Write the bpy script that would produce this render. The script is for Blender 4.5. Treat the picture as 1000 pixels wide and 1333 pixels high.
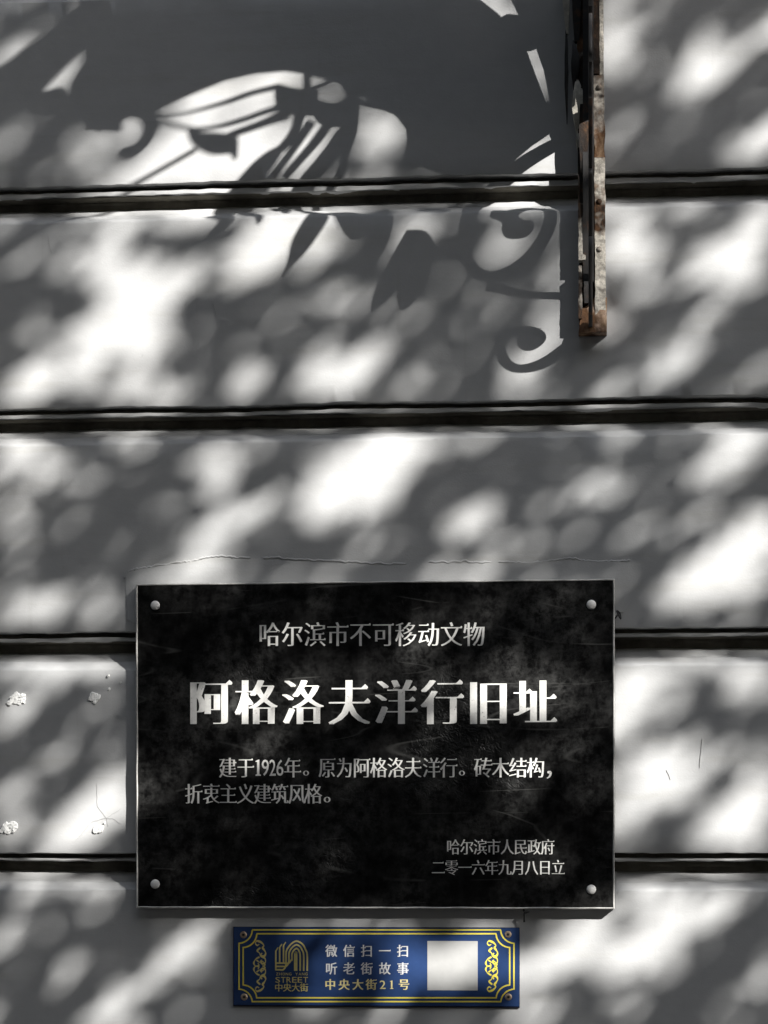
import bpy, bmesh, math, random
from mathutils import Vector, Matrix, noise
random.seed(7)
S = bpy.context.scene
COL = S.collection
for o in list(bpy.data.objects): bpy.data.objects.remove(o)

# ---------------------------------------------------------------- camera, sky, sun
F_PX, CX, YH, DIST, YAW = 3000.0, 500.0, 1113.0, 3.0, math.atan(0.09)
CAMX, CAMZ = DIST*math.tan(YAW), 1.5
cam = bpy.data.objects.new('camera', bpy.data.cameras.new('camera')); COL.objects.link(cam)
cam.location = (CAMX, -DIST, CAMZ); cam.rotation_euler = (math.radians(90), 0, YAW)
cam.data.sensor_fit = 'HORIZONTAL'; cam.data.sensor_width = 36; cam.data.lens = 36*F_PX/1000
cam.data.shift_y = (YH-666.5)/1000; cam.data.clip_end = 500; cam.data.clip_start = 0.05
S.camera = cam

SUNV = Vector((1.0, -1.0, 0.8)).normalized()          # towards the sun
elev = math.asin(SUNV.z)
w = bpy.data.worlds.new('World'); S.world = w; w.use_nodes = True
nt = w.node_tree; nt.nodes.clear()
sky = nt.nodes.new('ShaderNodeTexSky'); sky.sky_type = 'NISHITA'; sky.sun_disc = False
sky.sun_elevation = elev; sky.sun_rotation = math.radians(135)
sky.air_density = 1.0; sky.dust_density = 2.0; sky.ozone_density = 1.0
hs = nt.nodes.new('ShaderNodeHueSaturation'); hs.inputs['Saturation'].default_value = 0.45
bg = nt.nodes.new('ShaderNodeBackground'); bg.inputs['Strength'].default_value = 0.085
ow = nt.nodes.new('ShaderNodeOutputWorld')
nt.links.new(sky.outputs[0], hs.inputs['Color']); nt.links.new(hs.outputs[0], bg.inputs[0]); nt.links.new(bg.outputs[0], ow.inputs[0])
sd = bpy.data.lights.new('sun', 'SUN'); sd.energy = 5.0; sd.angle = math.radians(0.53); sd.color = (1.0, 0.975, 0.94)
sun = bpy.data.objects.new('sun', sd); COL.objects.link(sun)
sun.rotation_euler = (-SUNV).to_track_quat('-Z', 'Y').to_euler(); sun.location = (6, -6, 6)
vs = S.view_settings; vs.view_transform = 'Standard'; vs.look = 'None'; vs.gamma = 1; vs.use_curve_mapping = False
vs.exposure = 1.15

# ---------------------------------------------------------------- helpers
def W(px, py, d=0.0):
    """a surveyed point of the photograph -> (X, Z) on the wall face Y = 0, or on a face standing d proud of it"""
    u = (px-CX)/F_PX
    dx = -math.sin(YAW)+u*math.cos(YAW); dy = math.cos(YAW)+u*math.sin(YAW)
    t = (DIST-d)/dy
    return CAMX+t*dx, CAMZ+t*(YH-py)/F_PX

def tag(o, label=None, cat=None, group=None, kind=None):
    for k, v in (('label', label), ('category', cat), ('group', group), ('kind', kind)):
        if v: o[k] = v
    return o
def empty(name, loc=(0, 0, 0)):
    o = bpy.data.objects.new(name, None); o.location = loc; o.empty_display_size = .05; COL.objects.link(o); return o
def link(name, me, mat=None, parent=None, smooth=False):
    if mat: me.materials.append(mat)
    if smooth: me.polygons.foreach_set('use_smooth', [True]*len(me.polygons))
    o = bpy.data.objects.new(name, me); COL.objects.link(o)
    if parent:
        o.parent = parent
        o.matrix_parent_inverse = parent_inv(parent)
    return o
def parent_inv(p):
    m = Matrix.Translation(p.location)
    q = p
    while q.parent: q = q.parent
    if q is not p: m = Matrix.Identity(4)
    return m.inverted()
def mesh(name, vs_, fs):
    me = bpy.data.meshes.new(name); me.from_pydata(vs_, [], fs); me.update(); return me
def from_bm(name, bm, mat, parent=None, smooth=False):
    bmesh.ops.recalc_face_normals(bm, faces=bm.faces)
    me = bpy.data.meshes.new(name); bm.to_mesh(me); bm.free(); return link(name, me, mat, parent, smooth)
def box(bm, x0, x1, y0, y1, z0, z1, bev=0):
    r = bmesh.ops.create_cube(bm, size=1)
    bmesh.ops.scale(bm, vec=(x1-x0, y1-y0, z1-z0), verts=r['verts'])
    bmesh.ops.translate(bm, vec=((x0+x1)/2, (y0+y1)/2, (z0+z1)/2), verts=r['verts'])
    if bev:
        es = list({e for v in r['verts'] for e in v.link_edges})
        bmesh.ops.bevel(bm, geom=es, offset=bev, segments=2, affect='EDGES')
def catmull(pts, n=6):
    out = []
    P = [pts[0]]+list(pts)+[pts[-1]]
    for i in range(1, len(P)-2):
        a, b, c, d = P[i-1], P[i], P[i+1], P[i+2]
        for k in range(n):
            t = k/n
            out.append(tuple(0.5*((2*b[j])+(-a[j]+c[j])*t+(2*a[j]-5*b[j]+4*c[j]-d[j])*t*t+(-a[j]+3*b[j]-3*c[j]+d[j])*t**3) for j in range(len(b))))
    out.append(tuple(P[-2])); return out
def ribbon(pts):
    """(x, y, width) centre line -> outline"""
    L, R = [], []
    for i, p in enumerate(pts):
        a = pts[max(i-1, 0)]; b = pts[min(i+1, len(pts)-1)]
        dx, dy = b[0]-a[0], b[1]-a[1]; l = math.hypot(dx, dy) or 1
        nx, ny = -dy/l, dx/l; h = p[2]/2
        L.append((p[0]+nx*h, p[1]+ny*h)); R.append((p[0]-nx*h, p[1]-ny*h))
    return L, R

def tube(bm, pts, r):
    prev = None; n = 6
    for i, p in enumerate(pts):
        a = Vector(pts[max(i-1, 0)]); b = Vector(pts[min(i+1, len(pts)-1)]); d = (b-a).normalized()
        u = d.orthogonal().normalized() if prev is None else (pu - d*pu.dot(d)).normalized()
        pu = u; v = d.cross(u); rad = r[i] if isinstance(r, list) else r
        ring = [bm.verts.new(Vector(p)+(u*math.cos(2*math.pi*k/n)+v*math.sin(2*math.pi*k/n))*rad) for k in range(n)]
        if prev:
            for k in range(n): bm.faces.new((prev[k], prev[(k+1) % n], ring[(k+1) % n], ring[k]))
        else: bm.faces.new(ring[::-1])
        prev = ring
    bm.faces.new(prev)

# ---------------------------------------------------------------- materials
def mat_new(name):
    m = bpy.data.materials.new(name); m.use_nodes = True
    n = m.node_tree.nodes; b = n['Principled BSDF']; return m, n, m.node_tree.links, b
def N(n, t, **k):
    x = n.new(t)
    for a, v in k.items():
        if a in x.inputs: x.inputs[a].default_value = v
        else: setattr(x, a, v)
    return x
def noise_tex(n, l, scale, detail=5, rough=.55, vec=None, stretch=None):
    t = n.new('ShaderNodeTexNoise'); t.inputs['Scale'].default_value = scale; t.inputs['Detail'].default_value = detail; t.inputs['Roughness'].default_value = rough
    g = n.new('ShaderNodeNewGeometry') if vec is None else None
    src = g.outputs['Position'] if g else vec
    if stretch:
        mp = n.new('ShaderNodeMapping'); mp.inputs['Scale'].default_value = stretch; l.new(src, mp.inputs[0]); src = mp.outputs[0]
    l.new(src, t.inputs['Vector']); return t.outputs['Fac']
def ramp(n, l, fac, stops):
    r = n.new('ShaderNodeValToRGB'); e = r.color_ramp.elements
    while len(e) < len(stops): e.new(.5)
    for i, (p, c) in enumerate(stops):
        e[i].position = p; e[i].color = (c, c, c, 1) if isinstance(c, (int, float)) else (*c, 1)
    l.new(fac, r.inputs[0]); return r.outputs[0]
def mixc(n, l, fac, a, b, mode='MIX'):
    m = n.new('ShaderNodeMix'); m.data_type = 'RGBA'; m.blend_type = mode
    for sock, v in ((m.inputs[0], fac), (m.inputs[6], a), (m.inputs[7], b)):
        if isinstance(v, (int, float)): sock.default_value = v
        elif isinstance(v, tuple): sock.default_value = (*v, 1)
        else: l.new(v, sock)
    return m.outputs[2]
def bump(n, l, b, hs_, dist=.001):
    prev = None
    for h, s, d in hs_:
        bp = n.new('ShaderNodeBump'); bp.inputs['Strength'].default_value = s; bp.inputs['Distance'].default_value = d
        l.new(h, bp.inputs['Height'])
        if prev: l.new(prev, bp.inputs['Normal'])
        prev = bp.outputs[0]
    l.new(prev, b.inputs['Normal'])
def m_plaster():
    m, n, l, b = mat_new('painted_plaster')
    a = noise_tex(n, l, 2.2, 6, .6); c = ramp(n, l, a, [(.3, (.47, .475, .475)), (.7, (.535, .535, .53))])
    f = noise_tex(n, l, 38, 6, .65); c = mixc(n, l, 1.0, c, ramp(n, l, f, [(.3, .93), (.7, 1.0)]), 'MULTIPLY')
    st = noise_tex(n, l, 9, 6, .7, stretch=(.35, 1, 3.2))
    c = mixc(n, l, ramp(n, l, st, [(.54, 0.0), (.74, .48)]), c, (.40, .39, .355))
    gr = noise_tex(n, l, 130, 3, .6); c = mixc(n, l, ramp(n, l, gr, [(.70, 0.0), (.76, .35)]), c, (.30, .30, .29))
    br = noise_tex(n, l, 30, 5, .7, stretch=(.25, 1, 2.5)); c = mixc(n, l, 1.0, c, ramp(n, l, br, [(.35, .965), (.65, 1.0)]), 'MULTIPLY')
    dr = noise_tex(n, l, 26, 5, .65, stretch=(3.0, 1, .22)); c = mixc(n, l, ramp(n, l, dr, [(.60, 0.0), (.78, .30)]), c, (.36, .355, .34))
    l.new(c, b.inputs['Base Color']); b.inputs['Roughness'].default_value = .62
    b.inputs['Specular IOR Level'].default_value = .3
    bump(n, l, b, [(noise_tex(n, l, 6, 3, .5), .5, .004), (noise_tex(n, l, 60, 6, .6, stretch=(.8, 1, 1.5)), .22, .0013), (noise_tex(n, l, 420, 3, .6), .45, .0004)])
    return m
def m_flat(name, col, rough=.5, metal=0, bs=0, bscale=200, spec=.5, var=.12, vs_=30):
    m, n, l, b = mat_new(name)
    f = noise_tex(n, l, vs_, 5, .65)
    c = mixc(n, l, ramp(n, l, f, [(.3, 0.0), (.7, 1.0)]), tuple(x*(1-var) for x in col), tuple(min(1, x*(1+var)) for x in col))
    l.new(c, b.inputs['Base Color']); b.inputs['Roughness'].default_value = rough; b.inputs['Metallic'].default_value = metal
    b.inputs['Specular IOR Level'].default_value = spec
    if bs: bump(n, l, b, [(noise_tex(n, l, bscale, 5, .6), bs, .0006)])
    return m
def m_plaque():
    m, n, l, b = mat_new('black_lacquer')
    big = noise_tex(n, l, 7, 5, .6); fine = noise_tex(n, l, 60, 8, .75); brush = noise_tex(n, l, 55, 5, .7, stretch=(1, 1, .12))
    base = ramp(n, l, big, [(.35, .001), (.65, .004)])
    k = mixc(n, l, 1.0, ramp(n, l, big, [(.40, .15), (.68, 1.0)]), ramp(n, l, fine, [(.42, .0), (.72, 1.0)]), 'MULTIPLY')
    c = mixc(n, l, k, base, (.075, .075, .072))
    c = mixc(n, l, ramp(n, l, brush, [(.55, 0.0), (.8, .2)]), c, (.05, .05, .05))
    # scratches: thin lines where two rotated, stretched noises cross their mid value
    for i, (rot, sc, w_) in enumerate(((.7, 5.0, .0016), (-.35, 7.0, .0011), (1.2, 4.0, .0013))):
        g = n.new('ShaderNodeNewGeometry'); mp = n.new('ShaderNodeMapping'); mp.inputs['Rotation'].default_value = (0, rot, 0); mp.inputs['Scale'].default_value = (.25, 1, 2.2); mp.inputs['Location'].default_value = (i*3.1, 0, i*1.7)
        l.new(g.outputs['Position'], mp.inputs[0])
        t = noise_tex(n, l, sc, 1.5, .4, vec=mp.outputs[0])
        mm = n.new('ShaderNodeMath'); mm.operation = 'SUBTRACT'; l.new(t, mm.inputs[0]); mm.inputs[1].default_value = .5
        ab = n.new('ShaderNodeMath'); ab.operation = 'ABSOLUTE'; l.new(mm.outputs[0], ab.inputs[0])
        gate = ramp(n, l, noise_tex(n, l, 11+i*3, 2, .5), [(.52, 0.0), (.6, .5)])
        ln = ramp(n, l, ab.outputs[0], [(0.0, 1.0), (w_*2.5, 0.0)])
        c = mixc(n, l, mixc(n, l, 1.0, ln, gate, 'MULTIPLY'), c, (.09, .09, .085))
    l.new(c, b.inputs['Base Color'])
    l.new(ramp(n, l, fine, [(.3, .30), (.7, .55)]), b.inputs['Roughness'])
    b.inputs['Specular IOR Level'].default_value = .18
    vor = n.new('ShaderNodeTexNoise'); vor.inputs['Scale'].default_value = 95; vor.inputs['Detail'].default_value = 3; vor.inputs['Distortion'].default_value = 2.5
    g = n.new('ShaderNodeNewGeometry'); l.new(g.outputs['Position'], vor.inputs['Vector'])
    crink = mixc(n, l, 1.0, vor.outputs['Fac'], ramp(n, l, noise_tex(n, l, 5.3, 3, .5), [(.55, 0.0), (.66, 1.0)]), 'MULTIPLY')
    bump(n, l, b, [(crink, .8, .003), (fine, .12, .0008)])
    return m
def m_rust(name='rusty_iron', shift=0.0, paint=.5, pcol=(.50, .46, .40)):
    m, n, l, b = mat_new(name)
    a = noise_tex(n, l, 30, 8, .7, stretch=(1, 1, .5)); f = noise_tex(n, l, 160, 6, .7); q = noise_tex(n, l, 14, 4, .6)
    c = ramp(n, l, a, [(.36+shift, (.012, .010, .009)), (.48+shift, (.04, .024, .015)), (.58+shift, (.15, .075, .035)), (.70+shift, (.38, .25, .15))])
    c = mixc(n, l, ramp(n, l, q, [(paint, 0.0), (paint+.08, .95)]), c, mixc(n, l, ramp(n, l, f, [(.4, 0.0), (.6, 1.0)]), tuple(v*.45 for v in pcol), pcol))
    l.new(c, b.inputs['Base Color']); b.inputs['Roughness'].default_value = .8; b.inputs['Specular IOR Level'].default_value = .3
    bump(n, l, b, [(a, .7, .003), (f, .6, .0012)]); return m
def m_darkiron():
    m, n, l, b = mat_new('dark_painted_iron')
    a = noise_tex(n, l, 26, 8, .7)
    c = ramp(n, l, a, [(.4, (.018, .018, .019)), (.56, (.035, .030, .027)), (.68, (.13, .06, .03))])
    l.new(c, b.inputs['Base Color']); b.inputs['Roughness'].default_value = .6
    bump(n, l, b, [(a, .5, .001)]); return m
def m_letters():
    m, n, l, b = mat_new('silver_letter_paint')
    f = noise_tex(n, l, 70, 6, .7); g = noise_tex(n, l, 260, 4, .7)
    c = mixc(n, l, ramp(n, l, f, [(.45, 0.0), (.75, .6)]), (.86, .85, .81), (.52, .51, .49))
    c = mixc(n, l, ramp(n, l, g, [(.62, 0.0), (.7, .6)]), c, (.22, .21, .2))
    l.new(c, b.inputs['Base Color']); b.inputs['Roughness'].default_value = .5
    bump(n, l, b, [(f, .4, .001)]); return m
def m_leaf():
    m, n, l, b = mat_new('green_leaf')
    c = ramp(n, l, noise_tex(n, l, 9, 3, .6), [(.35, (.03, .06, .015)), (.65, (.06, .11, .025))])
    l.new(c, b.inputs['Base Color']); b.inputs['Roughness'].default_value = .5; return m
def m_ground():
    m, n, l, b = mat_new('stone_paving')
    c = ramp(n, l, noise_tex(n, l, 1.5, 6, .6), [(.3, (.055, .053, .05)), (.7, (.085, .08, .075))])
    l.new(c, b.inputs['Base Color']); b.inputs['Roughness'].default_value = .8; return m
PL, BLK, RUST, IRON, LET, LEAF, GND = m_plaster(), m_plaque(), m_rust(), m_darkiron(), m_letters(), m_leaf(), m_ground()
SILV = m_flat('worn_steel', (.58, .57, .54), .38, .25, .5, 120, var=.35, vs_=60)
RIV = m_flat('rivet_steel', (.82, .81, .78), .45, 0, .2, 300)
DRUST = m_rust('dark_rust', .07, .62)
CREAM = m_rust('peeling_cream_paint', -.02, .36, (.74, .69, .60))
FOOT = m_rust('rusty_cream_paint', -.07, .52, (.64, .46, .34))
WHITE = m_flat('white_filler', (.90, .90, .87), .7, 0, .6, 150)
BLUE = m_flat('blue_enamel', (.026, .055, .150), .22, 0, .15, 90, var=.15, vs_=18)
NAVY = m_flat('navy_edge', (.012, .014, .030), .35, 0, 0)
GOLD = m_flat('gold_print', (.86, .72, .10), .40, .0, 0, var=.10)
LOGO = m_flat('pale_gold_print', (.70, .60, .22), .40, 0, 0)
WPRT = m_flat('white_print', (.68, .68, .68), .45, 0, 0, var=.03)
PALEG = m_flat('cream_gold_print', (.80, .70, .34), .4, 0, 0, var=.05)
SCREW = m_flat('brass_screw', (.55, .42, .30), .35, .6, 0)
BARK = m_flat('grey_bark', (.13, .11, .09), .9, 0, 1, 40)
WIRE = m_flat('black_wire', (.02, .02, .02), .5, 0, 0)
CRACK = m_flat('crack_dirt', (.38, .38, .37), .9, 0, 0)
JOINT_SHADE = m_flat('dark_joint_and_shade', (.12, .112, .092), .9, 0, .6, 120, var=.45, vs_=25, spec=.1)  # dark groove back; also paints the shade under lip and fillet
BRICK = m_flat('dark_brick_facade', (.09, .07, .06), .9, 0, 0)
DGLASS = m_flat('dark_window_glass', (.02, .022, .025), .1, 0, 0)

# ---------------------------------------------------------------- ground
me = mesh('ground', [(-60, -60, 0), (60, -60, 0), (60, 5, 0), (-60, 5, 0)], [(0, 1, 2, 3)])
tag(link('ground', me, GND), kind='structure')

# the shaded house front across the street, out of frame, added to screen the sky
fac = empty('house_front', (0, -13, 0)); tag(fac, 'dark brick house front across the street facing the grey plaster wall', 'building')
bm = bmesh.new(); box(bm, -26, 26, -19, -13, 0, 10.5); from_bm('facade', bm, BRICK, fac)
bm = bmesh.new(); box(bm, -26.2, 26.2, -13.5, -12.7, 10.5, 10.8); from_bm('cornice', bm, BRICK, fac)
for i in range(17):
    for j in range(3):
        bm = bmesh.new(); box(bm, -24.6+i*3, -23.4+i*3, -13.02, -12.97, 1.2+j*3.2, 3.2+j*3.2); from_bm('window', bm, DGLASS, fac)

# ---------------------------------------------------------------- rusticated wall
wall = empty('plaster_wall', (0, 0, 0))
tag(wall, 'grey painted plaster wall of wide horizontal courses with moulded grooves between them', 'wall')
grooves_px = [(W(500, y)[1]) for y in (231.0, 524.0, 820.0, 1110.5)]     # lower edge of the course above each groove
pitch = .2942
zs = sorted([grooves_px[0]+pitch*k for k in range(1, 7)] + grooves_px + [grooves_px[3]-pitch*k for k in range(1, 4)])
MM = .001
def course(zlow, zhigh, detailed, seed, fh=.0095):
    """one course from the ogee above the groove below it up to the groove above it.
       zlow: lip height of the lower groove, zhigh: lip of the upper one (this course hangs between)"""
    # profile, (depth behind the face, z): runs from the back of the upper groove down over ogee, face, lip, fillet
    prof = [(.036, zhigh-.011), (.036, zhigh-.019), (.0345, zhigh-.0235), (.0305, zhigh-.0262), (.0265, zhigh-.0300), (.0225, zhigh-.0345),
            (.0185, zhigh-.0368), (.0150, zhigh-.0378), (.0128, zhigh-.0388), (.0105, zhigh-.0415), (.0070, zhigh-.0438), (.0030, zhigh-.0462), (.0006, zhigh-.0485), (0, zhigh-.0505)]
    nz = 10 if detailed else 2
    zt, zb = zhigh-.0505, zlow
    for k in range(1, nz): prof.append((0, zt+(zb-zt)*k/nz))
    prof += [(0, zb+.0025), (.0005, zb+.0007), (.0022, zb), (.0190, zb-.0002), (.0190, zb-.0058), (.0100, zb-.0062), (.0092, zb-.0070), (.0092, zb-fh), (.0100, zb-fh-.0008), (.0115, zb-fh-.0012), (.036, zb-fh-.0014), (.036, zb-fh-.0030)]
    if detailed: xs = [-.75+i*.006 for i in range(251)]; xs = [-3, -1.5]+xs+[1.4, 4.5]
    else: xs = [-3, -1, -.5, 0, .5, 1, 4.5]
    V, Fc = [], []
    npf = len(prof)
    for x in xs:
        for j, (d, z) in enumerate(prof):
            dz = dd = 0
            if detailed and -.76 < x < .76:
                e = noise.noise(Vector((x*7, seed*3.1, j//4*.3)))*.0020 + noise.noise(Vector((x*55, seed*5.7, j*.2)))*.0011
                face = 13 <= j <= 13+nz
                if not face: dz = e; dd = noise.noise(Vector((x*30, seed, j*.9)))*.0007 if 1 < j < 13 or j > 13+nz+3 else 0
                dd += noise.noise(Vector((x*5, z*5, 4)))*.0008 if 13 <= j <= 13+nz else 0
                if j < 2 or j >= npf-2: dz = 0
            V.append((x, d+dd, z+dz))
    for i in range(len(xs)-1):
        for j in range(npf-1):
            a = i*npf+j; Fc.append((a, a+1, a+npf+1, a+npf))
    me = mesh('course', V, Fc)
    o = link('course', me, PL, wall, True)
    me.set_sharp_from_angle(angle=math.radians(38)) if hasattr(me, 'set_sharp_from_angle') else None
    return o
for i in range(len(zs)-1):
    course(zs[i], zs[i+1], 1.0 < zs[i+1] < 2.9, i, .0088+.0030*max(0, min(1, (zs[i]-1.5)/.9)))
for z in zs[:-1]:      # the unpainted dark strip at the back of each groove, and a strip painting the shade under the lip
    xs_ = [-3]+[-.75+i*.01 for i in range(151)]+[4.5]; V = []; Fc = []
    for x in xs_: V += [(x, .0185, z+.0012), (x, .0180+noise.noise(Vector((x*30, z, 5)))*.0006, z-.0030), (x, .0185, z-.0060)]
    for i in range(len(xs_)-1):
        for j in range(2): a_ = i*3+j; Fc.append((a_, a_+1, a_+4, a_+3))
    link('lip_shade_strip', mesh('lip_shade_strip', V, Fc), JOINT_SHADE, wall, True)
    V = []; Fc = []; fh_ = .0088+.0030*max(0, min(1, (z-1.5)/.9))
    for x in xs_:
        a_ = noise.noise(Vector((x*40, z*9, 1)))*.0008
        V += [(x, .0114, z-fh_-.0018), (x, .0340, z-fh_-.0022), (x, .0336+a_, z-.0150), (x, .0336-a_, z-.018), (x, .0325, z-.0238+a_), (x, .036, z-.0275)]  # first edge runs under the fillet, its shade put into the dark colour
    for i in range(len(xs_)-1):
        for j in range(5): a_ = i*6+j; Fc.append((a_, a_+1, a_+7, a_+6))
    link('joint_strip', mesh('joint_strip', V, Fc), JOINT_SHADE, wall)
bm = bmesh.new(); box(bm, -3, 4.5, .001, .40, 0, zs[0]-.0112); box(bm, -3, 4.5, .0362, .40, zs[0]-.0108, zs[-1])
from_bm('backing', bm, PL, wall)

def wallpoly(name, pts_px, th, mat, parent, y0=-.0005, jitter=0):
    bm = bmesh.new(); vs_ = []
    for (px, py) in pts_px:
        X, Z = W(px, py); vs_.append(bm.verts.new((X, y0, Z)))
    f = bm.faces.new(vs_); r = bmesh.ops.extrude_face_region(bm, geom=[f])
    for v in [g for g in r['geom'] if isinstance(g, bmesh.types.BMVert)]: v.co.y -= th
    return from_bm(name, bm, mat, parent)

# old filler edge round the plaque: thin skin with a ragged top
rr = random.Random(3)
line = [(162, 752), (168, 744), (182, 740), (200, 737), (225, 733), (250, 730), (280, 724), (315, 726), (350, 726), (400, 729), (450, 731), (500, 734), (560, 732), (600, 731), (650, 732), (700, 732), (740, 727), (770, 731), (800, 731), (820, 730)]
P = catmull(line, 14); pl_ = []
for i, (x, y) in enumerate(P):
    X, Z = W(x, y+rr.uniform(-.9, .9)+1.6*noise.noise(Vector((x*.09, 2, 0)))); pl_.append((X, .0004, Z))
bm = bmesh.new(); tube(bm, pl_, [.0009+.0007*(1+noise.noise(Vector((i*.35, 4, 1)))) if noise.noise(Vector((i*.07, 9, 1))) > -.28 else .0003 for i in range(len(pl_))])
from_bm('plaster_ridge', bm, PL, wall, True)
wallpoly('filler_patch', [(164, 746), (182, 741), (225, 735), (280, 727), (350, 729), (500, 736), (650, 734), (740, 730), (820, 732), (821, 782), (812, 797), (803, 797), (803, 812), (176, 812), (165, 806)], .0022, PL, wall, y0=.0012)

# filler dabs over old screw holes
def dab(cx, cy, r, n, seed):
    rg = random.Random(seed); bm = bmesh.new()
    for k in range(n):
        a = rg.uniform(0, 6.28); d = rg.uniform(.1, .75)*r if n > 1 else 0
        ox, oy = cx+math.cos(a)*d, cy+math.sin(a)*d*.8; rad = r*rg.uniform(.30, .58) if n > 1 else r
        el = rg.uniform(.45, .8); ang = rg.uniform(.7, 1.3); m_ = 14; lo, hi = [], []
        h = rg.uniform(.0012, .0026)+k*.00005
        for q in range(m_):
            t = 2*math.pi*q/m_; rr_ = rad*(1+.35*noise.noise(Vector((math.cos(t)*1.6, math.sin(t)*1.6, seed*3+k)))+rg.uniform(-.12, .12))
            u_, v_ = rr_*math.cos(t), rr_*math.sin(t)*el
            x, y = ox+u_*math.cos(ang)-v_*math.sin(ang), oy-u_*math.sin(ang)-v_*math.cos(ang)
            X, Z = W(x, y); lo.append(bm.verts.new((X, .0006, Z))); X, Z = W(ox+(x-ox)*.8, oy+(y-oy)*.8); hi.append(bm.verts.new((X, -h*rg.uniform(.6, 1.3), Z)))
        X, Z = W(ox, oy); c = bm.verts.new((X, -h*1.3, Z))
        for q in range(m_):
            w2 = (q+1) % m_; bm.faces.new((lo[q], lo[w2], hi[w2], hi[q])); bm.faces.new((hi[q], hi[w2], c))
    from_bm('filler_dab', bm, WHITE, wall)
dab(21, 908, 13, 9, 1); dab(121, 909, 12, 8, 2); dab(12, 1078, 12, 9, 3); dab(127, 1081, 10, 5, 4); dab(141, 880, 2.5, 1, 5); dab(142, 897, 2.5, 1, 6); dab(157, 889, 2, 1, 7); dab(136, 1071, 3, 2, 8)

def crack(pts, r=.00018):
    bm = bmesh.new(); P = []
    for i in range(len(pts)-1):
        for k in range(5):
            t = k/5; x = pts[i][0]*(1-t)+pts[i+1][0]*t+rr.uniform(-.5, .5); y = pts[i][1]*(1-t)+pts[i+1][1]*t+rr.uniform(-.5, .5)
            X, Z = W(x, y); P.append((X, -.0006, Z))
    X, Z = W(*pts[-1]); P.append((X, -.0006, Z))
    tube(bm, P, r); from_bm('crack', bm, CRACK, wall)
crack([(139, 1065), (127, 1050), (126, 1020)]); crack([(139, 1065), (157, 1053)]); crack([(139, 1065), (120, 1070), (98, 1095)]); crack([(139, 1065), (148, 1066), (157, 1073)]); crack([(139, 1065), (141, 1076)])
crack([(62, 305), (67, 330)]); crack([(277, 395), (282, 412)], .0003); crack([(914, 962), (911, 1000)], .0003); crack([(868, 1003), (873, 1015)], .0003)

# ---------------------------------------------------------------- lettering from the built-in font
def glyph_contours(ch):
    cu = bpy.data.curves.new('tmp', 'FONT'); cu.body = ch; cu.size = 1; ob = bpy.data.objects.new('tmp', cu); COL.objects.link(ob)
    dg = bpy.context.evaluated_depsgraph_get(); oc = ob.evaluated_get(dg); c2 = oc.to_curve(dg)
    out = []
    for s in c2.splines:
        P = []
        bp = s.bezier_points; n_ = len(bp)
        for i in range(n_):
            a, b = bp[i], bp[(i+1) % n_]
            p0, p1, p2, p3 = a.co, a.handle_right, b.handle_left, b.co
            straight = ((p1-p0).cross(p3-p0)).length < 1e-4*max((p3-p0).length, 1e-3) and ((p2-p0).cross(p3-p0)).length < 1e-4*max((p3-p0).length, 1e-3)
            for k in range(1 if straight else 3):
                t = k/3; q = p0*(1-t)**3+p1*3*t*(1-t)**2+p2*3*t*t*(1-t)+p3*t**3
                if not P or (Vector((q.x, q.y))-P[-1]).length > 1e-4: P.append(Vector((q.x, q.y)))
        if len(P) > 2 and (P[0]-P[-1]).length < 1e-4: P.pop()
        if len(P) > 2: out.append(P)
    bpy.data.objects.remove(ob); bpy.data.curves.remove(cu)
    return out
def area(P): return .5*sum(P[i].x*P[(i+1) % len(P)].y-P[(i+1) % len(P)].x*P[i].y for i in range(len(P)))
def style(conts, ah, av, serif=0.0):
    """give even sans strokes the thick verticals and thin horizontals of printed song type"""
    if not conts: return conts
    big = max(conts, key=lambda P: abs(area(P))); sgn = 1 if area(big) > 0 else -1
    res = []
    for P in conts:
        n_ = len(P); Q = []
        nr = []
        for i in range(n_):
            d = P[(i+1) % n_]-P[i]; l_ = d.length or 1
            nr.append((Vector((d.y, -d.x))/l_*sgn, l_))
        for i in range(n_):
            (n1, l1), (n2, l2) = nr[i-1], nr[i]
            d1 = ah*n1.x**2+av*n1.y**2; d2 = ah*n2.x**2+av*n2.y**2
            det = n1.x*n2.y-n1.y*n2.x
            if abs(det) > .35:
                q = Vector(((d1*n2.y-d2*n1.y)/det, (n1.x*d2-n2.x*d1)/det))
            else: q = (n1*d1+n2*d2)/2
            if q.length > 2.2*max(abs(ah), abs(av)): q = q.normalized()*2.2*max(abs(ah), abs(av))
            Q.append(P[i]+q)
        if serif:
            R = []
            for i in range(n_):
                nn, l_ = nr[i]; (pn, pl), (xn, xl) = nr[i-1], nr[(i+1) % n_]
                a, b = Q[i], Q[(i+1) % n_]
                R.append(a)
                if l_ < .11 and nn.x > .97 and pl > .10 and xl > .10 and abs(pn.y) > .97 and abs(xn.y) > .97 and pn.y*xn.y < 0:
                    topv, low = (a, b) if a.y > b.y else (b, a)
                    s = serif
                    tri = [topv+Vector((-s*1.5, 0)), topv+Vector((-s*.55, s)), topv+Vector((s*.1, s*.25)), ]
                    if a.y > b.y:
                        R.pop(); R += tri+[topv+Vector((s*.2, -.01))]
                    else:
                        R += [topv+Vector((s*.2, -.01))]+tri[::-1]; R.append(None)
            R2 = []
            skip = False
            for q in R:
                if q is None: skip = True; continue
                if skip: skip = False; continue
                R2.append(q)
            if R and R[-1] is None: R2 = R2[1:]
            Q = R2
        res.append(Q)
    return res
def em_frame(ch):
    c = glyph_contours(ch)
    return c
ONE = [[Vector(p) for p in ((.02, 0), (.30, 0), (.30, .05), (.22, .07), (.22, .72), (.17, .72), (.02, .66), (.02, .62), (.10, .63), (.10, .07), (.02, .05))]]
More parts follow.
